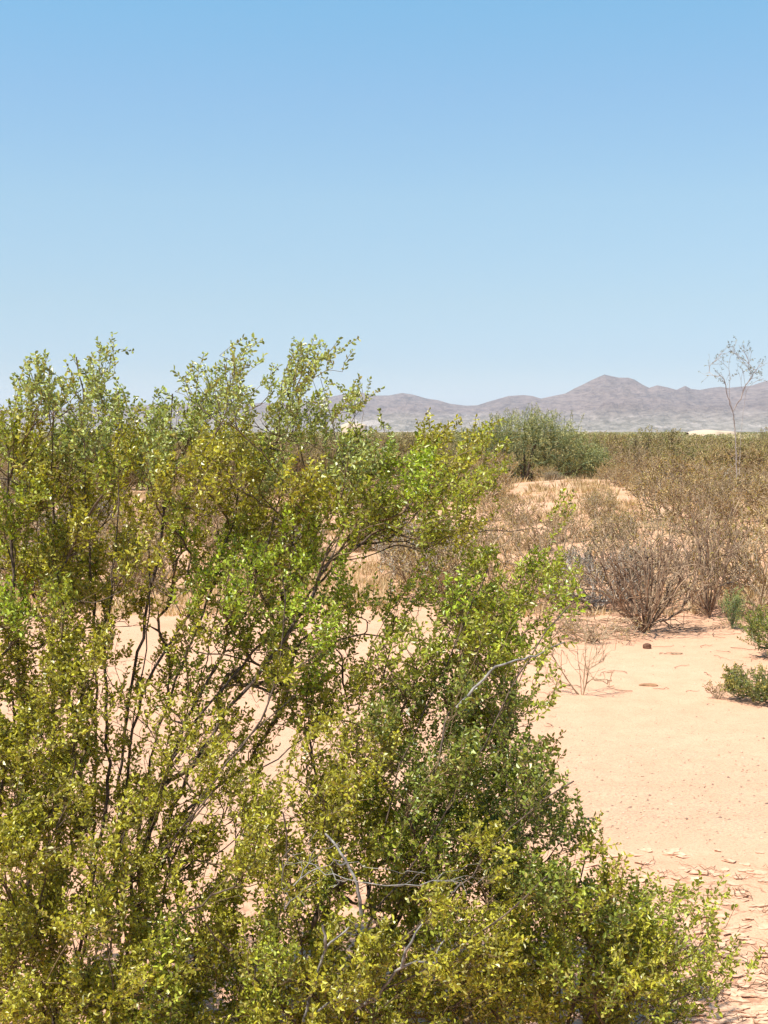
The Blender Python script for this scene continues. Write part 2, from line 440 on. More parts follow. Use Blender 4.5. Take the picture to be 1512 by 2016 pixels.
def leaf_mesh(name, segs, tints, rs, pair_gap, ll, lw, origin, spread=0.85, jitter=0.35):
    """opposite pairs of small folded leaflets along leafy twig ends.
    segs: (n,2,3); tints (n,3)"""
    segs = np.asarray(segs, float); tints = np.asarray(tints, float)
    p0, p1 = segs[:, 0], segs[:, 1]; L = np.linalg.norm(p1 - p0, axis=1)
    cnt = np.maximum(2, (L / pair_gap)).astype(int)
    idx = np.repeat(np.arange(len(segs)), cnt)
    k = np.concatenate([np.arange(c) for c in cnt]); tt = (k + 1) / cnt[idx]
    c = p0[idx] + (p1 - p0)[idx] * tt[:, None]
    a = norm(p1 - p0)[idx]
    ref = rs.normal(size=(len(segs), 3))[idx]
    s1 = norm(np.cross(a, ref)); s2 = np.cross(a, s1)
    side = np.where((k % 2 == 0)[:, None], s1, s2)
    side = norm(side + rs.normal(0, 0.25, side.shape))
    C, Dr, Tn = [], [], []
    for sg in (-1, 1):
        d = norm(a * rs.uniform(0.25, 0.9, (len(a), 1)) + side * sg * spread + rs.normal(0, jitter, a.shape) * 0.6)
        C.append(c); Dr.append(d); Tn.append(tints[idx])
    C = np.concatenate(C); Dr = np.concatenate(Dr); Tn = np.concatenate(Tn); n = len(C)
    keep = rs.rand(n) < 0.92; C, Dr, Tn = C[keep], Dr[keep], Tn[keep]; n = len(C)
    r2 = rs.normal(size=(n, 3)); wv = norm(np.cross(Dr, r2)); nv = np.cross(wv, Dr)
    le = ll * rs.uniform(0.5, 1.4, (n, 1)); wd = lw * rs.uniform(0.7, 1.2, (n, 1)) * 0.5
    up = nv * (wd * 0.55)
    b = C; t = C + Dr * le - nv * le * 0.10
    L1 = C + Dr * le * 0.30 + wv * wd * 0.85 + up; L2 = C + Dr * le * 0.70 + wv * wd * 0.80 + up * 0.9
    R1 = C + Dr * le * 0.30 - wv * wd * 0.85 + up; R2 = C + Dr * le * 0.70 - wv * wd * 0.80 + up * 0.9
    V = np.stack([b, L1, L2, t, R2, R1], 1).reshape(-1, 3) - np.asarray(origin)
    i = np.arange(n)[:, None] * 6
    f = np.concatenate([i + np.array([[0, 1, 2, 3]]), i + np.array([[0, 3, 4, 5]])])
    # leaf to leaf differences in the leaf's own green
    Tn = Tn * rs.uniform(0.45, 1.5, (n, 1))
    yel = (rs.rand(n, 1) < 0.16) * rs.uniform(0.3, 1, (n, 1))
    Tn = Tn * (1 - yel) + np.array([0.40, 0.34, 0.09]) * yel
    return np_mesh(name, V, f, 4, np.repeat(Tn, 6, 0))

# ------------------------------------------------------------------ the creosote bushes in front
TINT = {'y': (0.355, 0.335, 0.035), 'g': (0.29, 0.32, 0.035), 'f': (0.31, 0.385, 0.035), 'd': (0.19, 0.225, 0.034), 'p': (0.32, 0.36, 0.11)}
# how thickly the crowns are leafed (0 bare .. 9), over the crowns' own breadth and height; 72 px of the photo per step
DENS = """
023003314100000000000
167546524300000000000
687765544210000000000
788766778989620000000
787756768989830000000
787534677665310100000
787334688201242500000
777223586335577200000
776233576335777200000
876224455546774100000
875223356467887100000
886233323477888200000
887544435788888500000
887555567888888820000
875566762568888840000
877632754677878877410
888765665677788888840
888888876777888888851
888888877788888887620
888888888888888888510
""".split()
HUE = """
ppppppppppp0000000000
pppppppppppp000000000
ypppppppppyyy00000000
gyygyyyygygfg00000000
gyyyyyyygggfg00000000
gyygyyygyggyy0gg00000
fyggyyffffgggffg00000
yygyygfffgggyffgg0000
yyyyyygffgggyygyyg000
yyyyyyggyyyggggggg000
yyyyyyyyyygdddgggy000
yyyyyyyyyyygddggyyy00
yyyyyyyyyyygdddggyy00
yyyyyyyyyyygddddggg00
yyyyyyyyyyyyygdddgg00
yyyyyyyyyyggyyyggygg0
yyyyyyygyygyyyyyggfg0
yyyggyygyygyyygggyfg0
yyyfgyygyyygyyyyyyyg0
yyyfggygyyygyyyyyyyy0
""".split()

def stem_pts(lst): return [P(*q) for q in lst]

BUSHES = [
 dict(name='creosote_bush', base=(110, 4.35), label='tall upright green creosote bush filling the left edge with spiky tops against the sky',
      stems=[[(60, 1800, 4.2), (40, 1400, 4.2), (20, 1000, 4.3), (10, 830, 4.3)],
             [(120, 1800, 4.3), (105, 1400, 4.4), (108, 1050, 4.45), (95, 720, 4.4)],
             [(180, 1800, 4.3), (190, 1400, 4.3), (188, 1180, 4.35), (172, 1030, 4.4), (165, 800, 4.4), (150, 700, 4.4)],
             [(60, 1900, 3.9), (90, 1700, 3.75), (150, 1500, 3.7)],
             [(20, 1900, 3.9), (-60, 1600, 3.8), (-120, 1200, 3.9), (-150, 950, 4.1)],
             [(160, 1850, 4.1), (215, 1550, 4.1), (205, 1300, 4.2), (230, 1050, 4.3), (236, 900, 4.35), (232, 770, 4.4)]]),
 dict(name='creosote_bush', base=(250, 4.5), label='tallest creosote bush with dark bare stems fanning right and pale green tops above the mountains',
      stems=[[(230, 1800, 4.4), (235, 1500, 4.4), (262, 1340, 4.4), (285, 1220, 4.4), (303, 1140, 4.45), (330, 980, 4.5), (335, 780, 4.5)],
             [(235, 1700, 4.35), (262, 1420, 4.3), (300, 1310, 4.3), (352, 1248, 4.3), (400, 1170, 4.35), (470, 1010, 4.4), (475, 880, 4.45), (440, 720, 4.5)],
             [(290, 1640, 4.2), (320, 1540, 4.15), (355, 1460, 4.15), (400, 1405, 4.2), (480, 1300, 4.25), (600, 1180, 4.3), (680, 1090, 4.35), (770, 1030, 4.4), (850, 950, 4.4)],
             [(270, 1700, 4.4), (330, 1500, 4.5), (400, 1330, 4.6), (430, 1180, 4.65), (500, 1000, 4.7), (560, 800, 4.7), (620, 700, 4.7)],
             [(330, 1720, 4.0), (400, 1560, 3.9), (450, 1500, 3.9), (520, 1420, 3.95), (560, 1280, 4.0), (560, 1140, 4.0)],
             [(300, 1750, 4.1), (350, 1640, 4.0), (440, 1550, 4.0), (560, 1490, 4.05), (650, 1400, 4.1)],
             [(250, 1850, 4.1), (300, 1700, 3.85), (340, 1650, 3.75), (420, 1560, 3.7)],
             [(238, 1760, 4.3), (250, 1500, 4.25), (278, 1330, 4.25), (298, 1210, 4.3), (290, 1080, 4.35)],
             [(262, 1700, 4.3), (300, 1480, 4.3), (335, 1360, 4.3), (385, 1250, 4.35), (430, 1120, 4.4)],
             [(275, 1700, 4.2), (330, 1520, 4.2), (375, 1400, 4.2), (430, 1300, 4.2), (500, 1180, 4.25), (540, 1020, 4.3)],
             [(300, 1700, 4.15), (360, 1540, 4.1), (410, 1450, 4.1), (470, 1370, 4.1), (540, 1290, 4.1), (640, 1130, 4.2), (700, 960, 4.3)],
             [(305, 1720, 4.1), (380, 1590, 4.0), (440, 1500, 4.0), (500, 1440, 4.0), (580, 1370, 4.05)]]),
 dict(name='creosote_bush', base=(640, 4.05), label='wide leafy creosote bush leaning right over the pale sand, a bleached dead limb in it',
      stems=[[(690, 1900, 3.9), (740, 1700, 3.9), (790, 1500, 4.0), (880, 1300, 4.05), (960, 1120, 4.1)],
             [(700, 1850, 3.8), (850, 1650, 3.75), (960, 1450, 3.8), (1060, 1260, 3.9), (1120, 1190, 3.95)],
             [(720, 1900, 3.7), (880, 1780, 3.6), (1030, 1600, 3.65), (1130, 1540, 3.7)],
             [(640, 1850, 4.2), (660, 1650, 4.3), (740, 1450, 4.35), (760, 1300, 4.4), (800, 1200, 4.4)],
             [(600, 1900, 3.7), (570, 1750, 3.6), (560, 1600, 3.6)],
             [(700, 1980, 3.6), (850, 1900, 3.5), (1000, 1800, 3.5), (1080, 1720, 3.5)],
             [(560, 1980, 3.7), (450, 1880, 3.55), (400, 1820, 3.5)]]),
 dict(name='creosote_bush', base=(1110, 4.05), label='low rounded creosote bush at the bottom right beside the cracked sand',
      stems=[[(1130, 1950, 3.9), (1200, 1850, 3.85), (1280, 1800, 3.85)],
             [(1160, 1980, 3.8), (1260, 1920, 3.75), (1350, 1850, 3.8)],
             [(1100, 1950, 3.9), (1120, 1800, 3.9), (1150, 1700, 3.9)],
             [(1060, 1980, 3.8), (1000, 1900, 3.7)],
             [(1180, 2010, 3.7), (1290, 1980, 3.65), (1360, 1960, 3.7)]]),
]
def which_bush(x, y, rs):
    x = x + rs.normal(0, 22)
    if x > 1040 and y > 1690: return 3
    if x > 560 + max(0, (1500 - y)) * 0.22 and y > 1090: return 2
    if x > 560 - (y - 1600) * 0.5 and y > 1600 and x > 420: return 2
    if x < (215 if y > 1250 else 285) and not (y > 1900 and x > 260): return 0
    return 1

def build_front_bushes():
    rs = np.random.RandomState(11)
    plants = []
    for b in BUSHES:
        base = P(b['base'][0], 1000, b['base'][1]); base[2] = ghs(base[0], base[1]) - 0.02
        b['o'] = base; pl = Plant(base, rs); plants.append(pl)
        for st in b['stems']: pl.stem(stem_pts(st))
    cells = []
    for r in range(len(DENS)):
        for c in range(-3, 21):
            cc = max(c, 0); dn = int(DENS[r][cc]); hu = HUE[r][cc]
            if dn == 0: continue
            cx = 72 * c + 36; cy = 640 + 72 * r + 36 + (47 if r < 3 else ((22 if c < 9 else 2) if r < 6 else 8))
            nc = 1 if dn < 3 else 2
            for k in range(nc):
                r2 = min(19, max(0, r + rs.randint(-1, 2))); c2 = min(20, max(0, c + rs.randint(-1, 2)))
                hu = HUE[r2][c2]
                if hu == '0': hu = HUE[r][cc]
                if hu == '0': hu = 'g'
                x = cx + (0 if c <= 8 else ((4 if r < 5 else (12 if c < 13 else -28)) if 3 <= r <= 9 else (-12 if c < 14 else (-48 if r < 15 else (-16 if c < 17 else -42))))) + rs.uniform(-32, 32); y = cy + rs.uniform(-30, 30)
                bi = which_bush(x, y, rs)
                d = 4.42 - 0.62 * sstep((y - 800) / 1200.0) + rs.uniform(-0.30, 0.38)
                if bi == 3: y = max(y, 1745)
                if bi == 3: d = 3.85 + rs.uniform(-0.3, 0.3)
                cells.append((bi, x, y, d, dn / nc, hu, c))
    tw = [[] for _ in BUSHES]
    order = sorted(range(len(cells)), key=lambda i: np.linalg.norm(P(*cells[i][1:4]) - BUSHES[cells[i][0]]['o']))
    for ci in order:
        bi, x, y, d, dn, hu, c = cells[ci]
        pl = plants[bi]; ctr = P(x, y, d); base = BUSHES[bi]['o']
        if ctr[2] < 0.12: continue
        out = norm(ctr - base); gdir = norm(out * 0.9 + np.array([(0, 0.42, 0.5, 0.2)[bi], 0, 0.6]))
        low = ctr - gdir * 0.07
        pl.branch(low, 0.05, 0.005, bend=0.35)
        nt_ = int(round(dn * (5.4 if y < 1500 else 5.7) * (1.0 if c >= 0 else 0.6)))
        for k in range(nt_):
            g = rs.normal(size=3); g = g / np.linalg.norm(g) * rs.rand() ** 0.5
            p = ctr + g * np.array([0.062, 0.14, 0.062])
            L = rs.uniform(0.06, 0.125)
            dr = norm(gdir + rs.normal(0, 0.5, 3)); s0 = p - dr * L * 0.5; s1 = p + dr * L * 0.5
            if s0[2] < 0.03: continue
            ids = pl.branch(s0, 0.06, 0.004, 'twig')
            mid = (s0 + s1) / 2 + rs.normal(0, 0.006, 3)
            pl.add_path('twig', ids[-1], [mid, s1], grow=False)
            t = np.array(TINT[hu]) * rs.uniform(0.85, 1.2)
            tw[bi].append(((s0, s1), t))
            if rs.rand() < 0.3:
                tw[bi].append(((pl.pos[ids[max(0, len(ids) // 2)]], s0), t))
    for bi, b in enumerate(BUSHES):
        pl = plants[bi]; o = b['o']
        root = empty(b['name'], o, b['label'], 'bush', 'creosote bushes in the foreground')
        pl.radii(0.00080, 0.37, 0.0105)
        owner = {}; limbs = {}
        for pi, (k, ids) in enumerate(pl.paths):
            ow = pi if k == 'stem' else owner.get(ids[0], 0)
            for i in ids[1:]: owner[i] = ow
            if k != 'twig':
                pts = np.array([pl.pos[i] for i in ids]); r = pl.r[ids].copy()
                if k == 'stem': r = np.maximum(r, 0.0022)
                else: r[0] = min(r[0], r[1] * 1.1)
                limbs.setdefault(ow, []).append((pts, r))
        for ow in sorted(limbs):
            link('stem', tubes('stem', limbs[ow], 5, o), M_BARK, root)
        link('twigs', tubes('twigs', pl.tube_paths(('twig',)), 3, o), M_TWIG, root)
        segs = [q[0] for q in tw[bi]]; ti = [q[1] for q in tw[bi]]
        link('foliage', leaf_mesh('foliage', segs, ti, rs, 0.0102, 0.0148, 0.0098, o), M_LEAF, root)
        b['root'] = root
        print('bush', bi, 'twigs', len(segs))
    # bleached dead limbs in the wide bush
    o = BUSHES[2]['o']; root = BUSHES[2]['root']
    rs2 = np.random.RandomState(3)
    def limb(lst, r0, r1):
        q = np.array(stem_pts(lst)); seg = np.r_[0, np.cumsum(np.linalg.norm(np.diff(q, axis=0), axis=1))]
        n = max(6, int(seg[-1] / 0.02)); t = np.linspace(0, seg[-1], n)
        pts = np.stack([np.interp(t, seg, q[:, k]) for k in range(3)], 1) + rs2.normal(0, 0.0018, (n, 3))
        return (pts, np.linspace(r0, r1, n))
    limbs = [
        [limb([(585, 2060, 3.62), (604, 1985, 3.57), (622, 1930, 3.54), (640, 1868, 3.52), (662, 1850, 3.52), (690, 1822, 3.52)], 0.005, 0.0025),
         limb([(638, 1872, 3.52), (640, 1850, 3.50), (634, 1820, 3.49)], 0.005, 0.003),
         limb([(600, 2010, 3.56), (625, 1990, 3.52), (655, 1968, 3.50), (690, 1950, 3.49)], 0.004, 0.0018)],
        [limb([(640, 1640, 3.62), (662, 1665, 3.60), (683, 1700, 3.58), (702, 1730, 3.57), (706, 1760, 3.57), (712, 1800, 3.59)], 0.003, 0.005),
         limb([(683, 1700, 3.58), (672, 1706, 3.57), (655, 1690, 3.56)], 0.003, 0.0015)],
        [limb([(700, 1990, 3.62), (745, 1958, 3.57), (768, 1925, 3.54), (790, 1903, 3.52), (830, 1893, 3.52), (858, 1897, 3.52), (885, 1880, 3.52), (915, 1868, 3.52)], 0.005, 0.002),
         limb([(790, 1903, 3.52), (800, 1870, 3.50), (812, 1845, 3.50), (830, 1820, 3.50)], 0.005, 0.002),
         limb([(858, 1897, 3.52), (862, 1870, 3.51), (880, 1845, 3.51)], 0.003, 0.0015)],
        [limb([(900, 1392, 3.77), (925, 1362, 3.77), (958, 1330, 3.77), (975, 1312, 3.77), (1060, 1290, 3.82), (1110, 1262, 3.82)], 0.0042, 0.0018)],
    ]
    for lm in limbs:
        link('dead_limb', tubes('dead_limb', lm, 6, o), M_GREY, root)
    # tangle of dead grey twigs low in the bush
    pl = Plant(P(560, 1790, 3.5), rs2)
    for k in range(30):
        p = P(615 + rs2.normal(0, 38), 1700 + rs2.normal(0, 36), 3.45 + rs2.uniform(-0.15, 0.15)); pl.branch(p, 0.03, 0.006)
    for k in range(12):
        p = P(890 + rs2.normal(0, 60), 1730 + rs2.normal(0, 26), 3.5 + rs2.uniform(-0.15, 0.15)); pl.branch(p, 0.03, 0.006)
    pl.radii(0.0007, 0.35, 0.004)
    link('dead_twigs', tubes('dead_twigs', pl.tube_paths(('branch',)), 4, o), M_GREY, root)
build_front_bushes()

# ------------------------------------------------------------------ generic shrubs of the middle distance
def shrub(name, seed, h, w, nstem, nclump, ntwig, mat, leaf=None, r0=0.0022, ex=0.36, twig_l=0.16, up=0.9, lean=(0, 0),
          hollow=0.35, leaf_gap=0.03, leaf_l=0.03, leaf_w=0.014, dens_leaf=1.0, flat=0.5, rmax=0.03, part='branches'):
    """meshes of one shrub about the origin: vase of stems, branchlets and leaves; returns list of (part name, mesh, material)"""
    rs = np.random.RandomState(seed); pl = Plant((0, 0, -0.03), rs)
    for k in range(nstem):
        a = k * 2.4 + rs.uniform(-0.4, 0.4); sp = rs.uniform(0.15, 1.0)
        top = np.array([math.cos(a) * w * 0.40 * sp, math.sin(a) * w * 0.40 * sp, h * rs.uniform(0.6, 0.9)])
        top[:2] += np.array(lean) * h
        mid = np.array([top[0] * 0.55, top[1] * 0.55, top[2] * 0.42]) + rs.normal(0, 0.02 * h, 3)
        pl.stem([mid, top])
    segs, tn = [], []
    cl = []
    for k in range(nclump):
        a = rs.uniform(0, 2 * math.pi); t = rs.uniform(hollow, 1) ; rr = rs.rand() ** 0.5
        z = h * (0.18 + 0.77 * rs.rand() ** 0.8)
        prof = 0.5 * w * (0.35 + 0.65 * math.sin(min(1, z / h * 1.05 + 0.08) * math.pi * 0.62)) * (1.0 if z < h * 0.75 else (1 - (z / h - 0.75) * 1.6))
        r = prof * (hollow + (1 - hollow) * rr)
        p = np.array([math.cos(a) * r, math.sin(a) * r, z]); p[:2] += np.array(lean) * z
        cl.append(p)
    cl.sort(key=lambda p: p[2])
    for p in cl:
        pl.branch(p - np.array([0, 0, twig_l * 0.4]), 0.09, 0.012)
        o = norm(np.array([p[0], p[1], 0]) + 1e-4)
        tnt = None
        if leaf: tnt = np.array(leaf[rs.randint(len(leaf))]) * rs.uniform(0.8, 1.2)
        for j in range(ntwig):
            q = p + rs.normal(0, twig_l * 0.45, 3)
            dr = norm(np.array([0, 0, up]) + o * 0.5 + rs.normal(0, 0.45, 3)); L = twig_l * rs.uniform(0.6, 1.4)
            s0 = q - dr * L / 2; s1 = q + dr * L / 2
            if s0[2] < 0.01: continue
            ids = pl.branch(s0, 0.1, 0.006, 'branch')
            pl.add_path('branch', ids[-1], [(s0 + s1) / 2 + rs.normal(0, 0.008, 3), s1], grow=False)
            if leaf and rs.rand() < dens_leaf:
                segs.append((s0, s1)); tn.append(tnt)
    pl.radii(r0, ex, rmax)
    out = [('stems', tubes('stems', pl.tube_paths(('stem',)), 5), mat), (part, tubes(part, pl.tube_paths(('branch',)), 3), mat)]
    if segs: out.append(('foliage', leaf_mesh('foliage', segs, tn, rs, leaf_gap, leaf_l, leaf_w, (0, 0, 0)), M_DRY))
    return out
def make(name, parts, x, y, label, cat, group=None, rz=0, s=1.0, z=None):
    r = empty(name, (x, y, ghs(x, y) if z is None else z), label, cat, group, rz); r.scale = (s, s, s)
    for pn, me, m in parts: link(pn, me, m, r)
    return r
def ground_at(px, py):
    """point of the ground seen at a pixel"""
    d = dist_of(py)
    for _ in range(12):
        x = (px - 756) / F * d; z = ghs(x, d); d = d * 0.5 + 0.5 * F * (H - z) / (py - 850.0)
    return (px - 756) / F * d, d

TAN = [(0.36, 0.245, 0.11), (0.28, 0.19, 0.085), (0.46, 0.34, 0.19)]
OLV = [(0.32, 0.265, 0.11), (0.27, 0.235, 0.09), (0.36, 0.27, 0.13), (0.40, 0.29, 0.15)]
OLG = [(0.27, 0.26, 0.11), (0.23, 0.23, 0.09), (0.31, 0.26, 0.12)]
BRN = [(0.30, 0.20, 0.10), (0.24, 0.175, 0.075), (0.38, 0.27, 0.15)]
GRY = [(0.34, 0.30, 0.25), (0.28, 0.25, 0.20), (0.40, 0.35, 0.29)]

# --- named ones
x, d = ground_at(1272, 1246)
make('dead_bush', shrub('dead', 5, 0.90, 1.15, 30, 95, 3, M_DEADB, None, r0=0.0040, ex=0.36, up=0.7, hollow=0.1, twig_l=0.15, rmax=0.02),
     x, d, 'dead grey leafless bush standing where the bare sand begins', 'bush')
# chunky dead stumps at its foot
x, d = ground_at(1398, 1216)
make('dead_bush', shrub('dead2', 8, 1.1, 0.95, 16, 55, 3, M_DEADB, BRN, r0=0.0034, ex=0.36, up=1.3, hollow=0.1, twig_l=0.2, dens_leaf=0.25, rmax=0.02),
     x, d, 'tall thin-stemmed leafless bush right of the dead grey bush', 'bush')
x, d = ground_at(1180, 1196)
make('dry_shrub', shrub('g3', 12, 0.62, 1.2, 12, 110, 5, M_GREYL, GRY, r0=0.0032, dens_leaf=0.7, twig_l=0.10, leaf_gap=0.02, leaf_l=0.022, leaf_w=0.012),
     x, d, 'low pale grey brushy shrub left of and behind the dead bush', 'shrub')
x, d = ground_at(832, 1128)
make('dry_shrub', shrub('g4', 13, 0.66, 1.15, 10, 90, 5, M_GREYL, GRY, r0=0.0034, dens_leaf=0.5, twig_l=0.14, leaf_gap=0.02, leaf_l=0.022, leaf_w=0.012),
     x, d, 'pale grey twiggy shrub showing in the notch of the big green bush', 'shrub')
x, d = ground_at(1096, 1196)
make('dry_shrub', shrub('b1', 21, 1.05, 1.7, 16, 100, 4, M_TAN, BRN, r0=0.0030, dens_leaf=0.6, twig_l=0.16, leaf_gap=0.03, leaf_l=0.026),
     x, d, 'brown twiggy shrub just beyond the right edge of the big green bush', 'shrub')
x, d = ground_at(1300, 1192)
make('dry_shrub', shrub('b2', 22, 1.0, 1.7, 16, 95, 4, M_TAN, BRN + OLV[:1], r0=0.0030, dens_leaf=0.6, twig_l=0.16, leaf_gap=0.03, leaf_l=0.026),
     x, d, 'brown half-leafed shrub directly behind the dead grey bush', 'shrub')
x, d = ground_at(1500, 1200)
make('dry_shrub', shrub('b3', 23, 0.8, 1.5, 12, 80, 4, M_TAN, TAN + GRY[:1], r0=0.0030, dens_leaf=0.6, twig_l=0.14, leaf_gap=0.03, leaf_l=0.026),
     x, d, 'tan and grey shrub at the right edge above the small green sprig', 'shrub')
GRN = [(0.23, 0.28, 0.10), (0.26, 0.30, 0.11)]
x, d = ground_at(1446, 1240)
make('desert_plant', shrub('s1', 31, 0.36, 0.14, 6, 22, 5, M_OLIVE, GRN, r0=0.0018, twig_l=0.09, up=1.6, leaf_gap=0.014, leaf_l=0.022, leaf_w=0.006),
     x, d, 'slim grey-green sprig standing at the foot of the thin-stemmed bush', 'plant')
x, d = ground_at(1545, 1296)
make('desert_plant', shrub('s2', 32, 0.38, 0.62, 9, 60, 6, M_OLIVE, [(0.19, 0.23, 0.05), (0.24, 0.25, 0.05)], r0=0.0018, twig_l=0.09, leaf_gap=0.014, leaf_l=0.022, leaf_w=0.010),
     x, d, 'green leafy plant cut by the right edge, below the grey-green sprig', 'plant')
x, d = ground_at(1492, 1384)
make('desert_plant', shrub('s3', 33, 0.20, 0.46, 9, 60, 6, M_OLIVE, [(0.24, 0.24, 0.05), (0.30, 0.26, 0.07), (0.15, 0.17, 0.05)], r0=0.0016, twig_l=0.07, up=0.5, leaf_gap=0.012, leaf_l=0.022, leaf_w=0.009),
     x, d, 'low olive ground-hugging plant alone on the sand at right', 'plant')
x, d = ground_at(1418, 1380)
make('desert_plant', shrub('s4', 34, 0.10, 0.16, 5, 12, 4, M_TAN, [(0.22, 0.18, 0.06)], r0=0.0014, twig_l=0.05, leaf_gap=0.014, leaf_l=0.018, leaf_w=0.007),
     x, d, 'tiny yellowish tuft just left of the low olive plant', 'plant')
x, d = ground_at(1150, 1372)
make('dry_shrub', shrub('s5', 35, 0.42, 0.50, 6, 16, 3, M_TAN, None, r0=0.0020, ex=0.3, twig_l=0.10, lean=(-0.15, 0)),
     x, d, 'small sparse dry sprout of bare twigs on the sand beside the big bush', 'shrub')
x, d = ground_at(1178, 1262)
make('dry_shrub', shrub('s6', 36, 0.16, 0.9, 10, 50, 5, M_TAN, TAN, r0=0.0022, up=0.2, twig_l=0.10, dens_leaf=0.3, leaf_gap=0.03, leaf_l=0.02),
     x, d, 'flattened tan brushwood lying left of the dead grey bush', 'shrub')

TREE_XY = ((1034 - 756) / F * 44.0, 44.0)
# --- green palo verde like tree
def green_tree():
    x, d = TREE_XY
    rs = np.random.RandomState(50)
    pl = Plant((0, 0, -0.1), rs)
    S = d / F
    # crown outline in metres about the trunk: (x, z, rx, rz)
    lobes = [(-1.15, 1.55, .75, .6), (-0.45, 1.95, .75, .6), (0.35, 2.05, .7, .55), (0.95, 1.75, .7, .6), (1.55, 1.25, .7, .65), (-1.3, 1.0, .6, .5),
             (0.0, 1.4, .8, .7), (-0.6, 0.8, .6, .4), (0.8, 0.95, .7, .5), (1.9, 0.95, .35, .4)]
    lobes = [(a * 1.08, b * 1.08, c, e) for a, b, c, e in lobes]
    for (a, b, c, e) in lobes:
        dy = rs.uniform(-0.5, 0.5)
        pl.stem([np.array([a * 0.25, dy * 0.3, b * 0.4]), np.array([a * 0.8, dy * 0.8, b * 0.85])])
    segs, tn = [], []
    for (a, b, c, e) in lobes:
        for k in range(38):
            g = rs.normal(size=3); g = g / np.linalg.norm(g) * rs.rand() ** 0.4
            p = np.array([a + g[0] * c, g[1] * 1.1, b + g[2] * e])
            if p[2] < 0.15: continue
            pl.branch(p, 0.14, 0.02)
            t = np.array([(0.36, 0.36, 0.16), (0.30, 0.315, 0.13), (0.42, 0.40, 0.20), (0.44, 0.40, 0.20)][rs.randint(4)]) * rs.uniform(0.8, 1.2)
            for j in range(6):
                q = p + rs.normal(0, 0.14, 3)
                dr = norm(np.array([g[0] * 0.5, g[1] * 0.3, 0.9]) + rs.normal(0, 0.35, 3)); L = rs.uniform(0.2, 0.45)
                s0, s1 = q - dr * L / 2, q + dr * L / 2
                ids = pl.branch(s0, 0.15, 0.01, 'twig'); pl.add_path('twig', ids[-1], [s1], grow=False)
                segs.append((s0, s1)); tn.append(t)
    pl.radii(0.0045, 0.38, 0.10)
    r = empty('palo_verde_tree', (x, d, ghs(x, d)), 'rounded dense green desert tree standing on the plain below the mountain peak', 'tree')
    k = d / F * 150 / 2.45; r.scale = (k * 1.14, k, k * 0.95)
    print('tree', x, d, k)
    link('trunk', tubes('trunk', pl.tube_paths(('stem',)), 6), M_BARK, r)
    link('branches', tubes('branches', pl.tube_paths(('branch', 'twig')), 3), M_OLIVE, r)
    link('crown', leaf_mesh('crown', segs, tn, rs, 0.05, 0.055, 0.022, (0, 0, 0)), M_DRY, r)
green_tree()

# --- thin bare tree at right
def bare_tree():
    x, d = ground_at(1452, 985)
    rs = np.random.RandomState(61)
    o = np.array([x, d, ghs(x, d)]); k = d
    pl = Plant(o, rs)
    pl.stem([P(1450, 920, k), P(1448, 860, k), P(1444, 815, k), P(1436, 785, k), P(1436, 755, k), P(1437, 735, k), P(1434, 722, k), P(1438, 700, k), P(1447, 684, k), P(1449, 672, k)])
    pl.stem([P(1456, 930, k), P(1458, 860, k + .3), P(1462, 825, k + .4), P(1466, 790, k + .5), P(1470, 768, k + .5)])
    tips = [(1398, 712), (1413, 707), (1416, 700), (1420, 712), (1388, 735), (1424, 745), (1434, 685), (1447, 672), (1455, 680), (1466, 682), (1468, 700), (1471, 702),
            (1452, 700), (1445, 695), (1475, 728), (1484, 735), (1497, 740), (1500, 715), (1508, 708), (1490, 728), (1460, 725), (1455, 735), (1465, 715), (1480, 722), (1432, 695),
            (1440, 690), (1461, 692), (1470, 690), (1418, 740), (1408, 730), (1479, 745), (1504, 745)]
    pts = [P(a, b, k + rs.uniform(-0.5, 0.5)) for a, b in tips]; segs = []; tn = []
    for p in sorted(pts, key=lambda p: p[2]): pl.branch(p, 0.12, 0.015, bend=0.25)
    for p in pts:
        for j in range(4):
            q = p + rs.normal(0, 0.07, 3); ids = pl.branch(q, 0.08, 0.01)
            segs.append((pl.pos[ids[-2]], q)); tn.append(np.array((0.11, 0.11, 0.075)))
    for j in range(26):
        t = rs.rand(); q = P(1450 + rs.normal(0, 9), 975 - t * 130, k + rs.uniform(-.2, .2)); pl.branch(q, 0.08, 0.012)
    pl.radii(0.0019, 0.37, 0.016)
    r = empty('bare_tree', o, 'spindly nearly leafless tree above the scrub at right, wispy top against the sky', 'tree')
    link('trunk', tubes('trunk', pl.tube_paths(('stem',)), 6, o), M_PALE, r)
    link('branches', tubes('branches', pl.tube_paths(('branch',)), 4, o), M_PALE, r)
    link('crown', leaf_mesh('crown', segs, tn, rs, 0.05, 0.03, 0.016, o), M_DRY, r)
bare_tree()

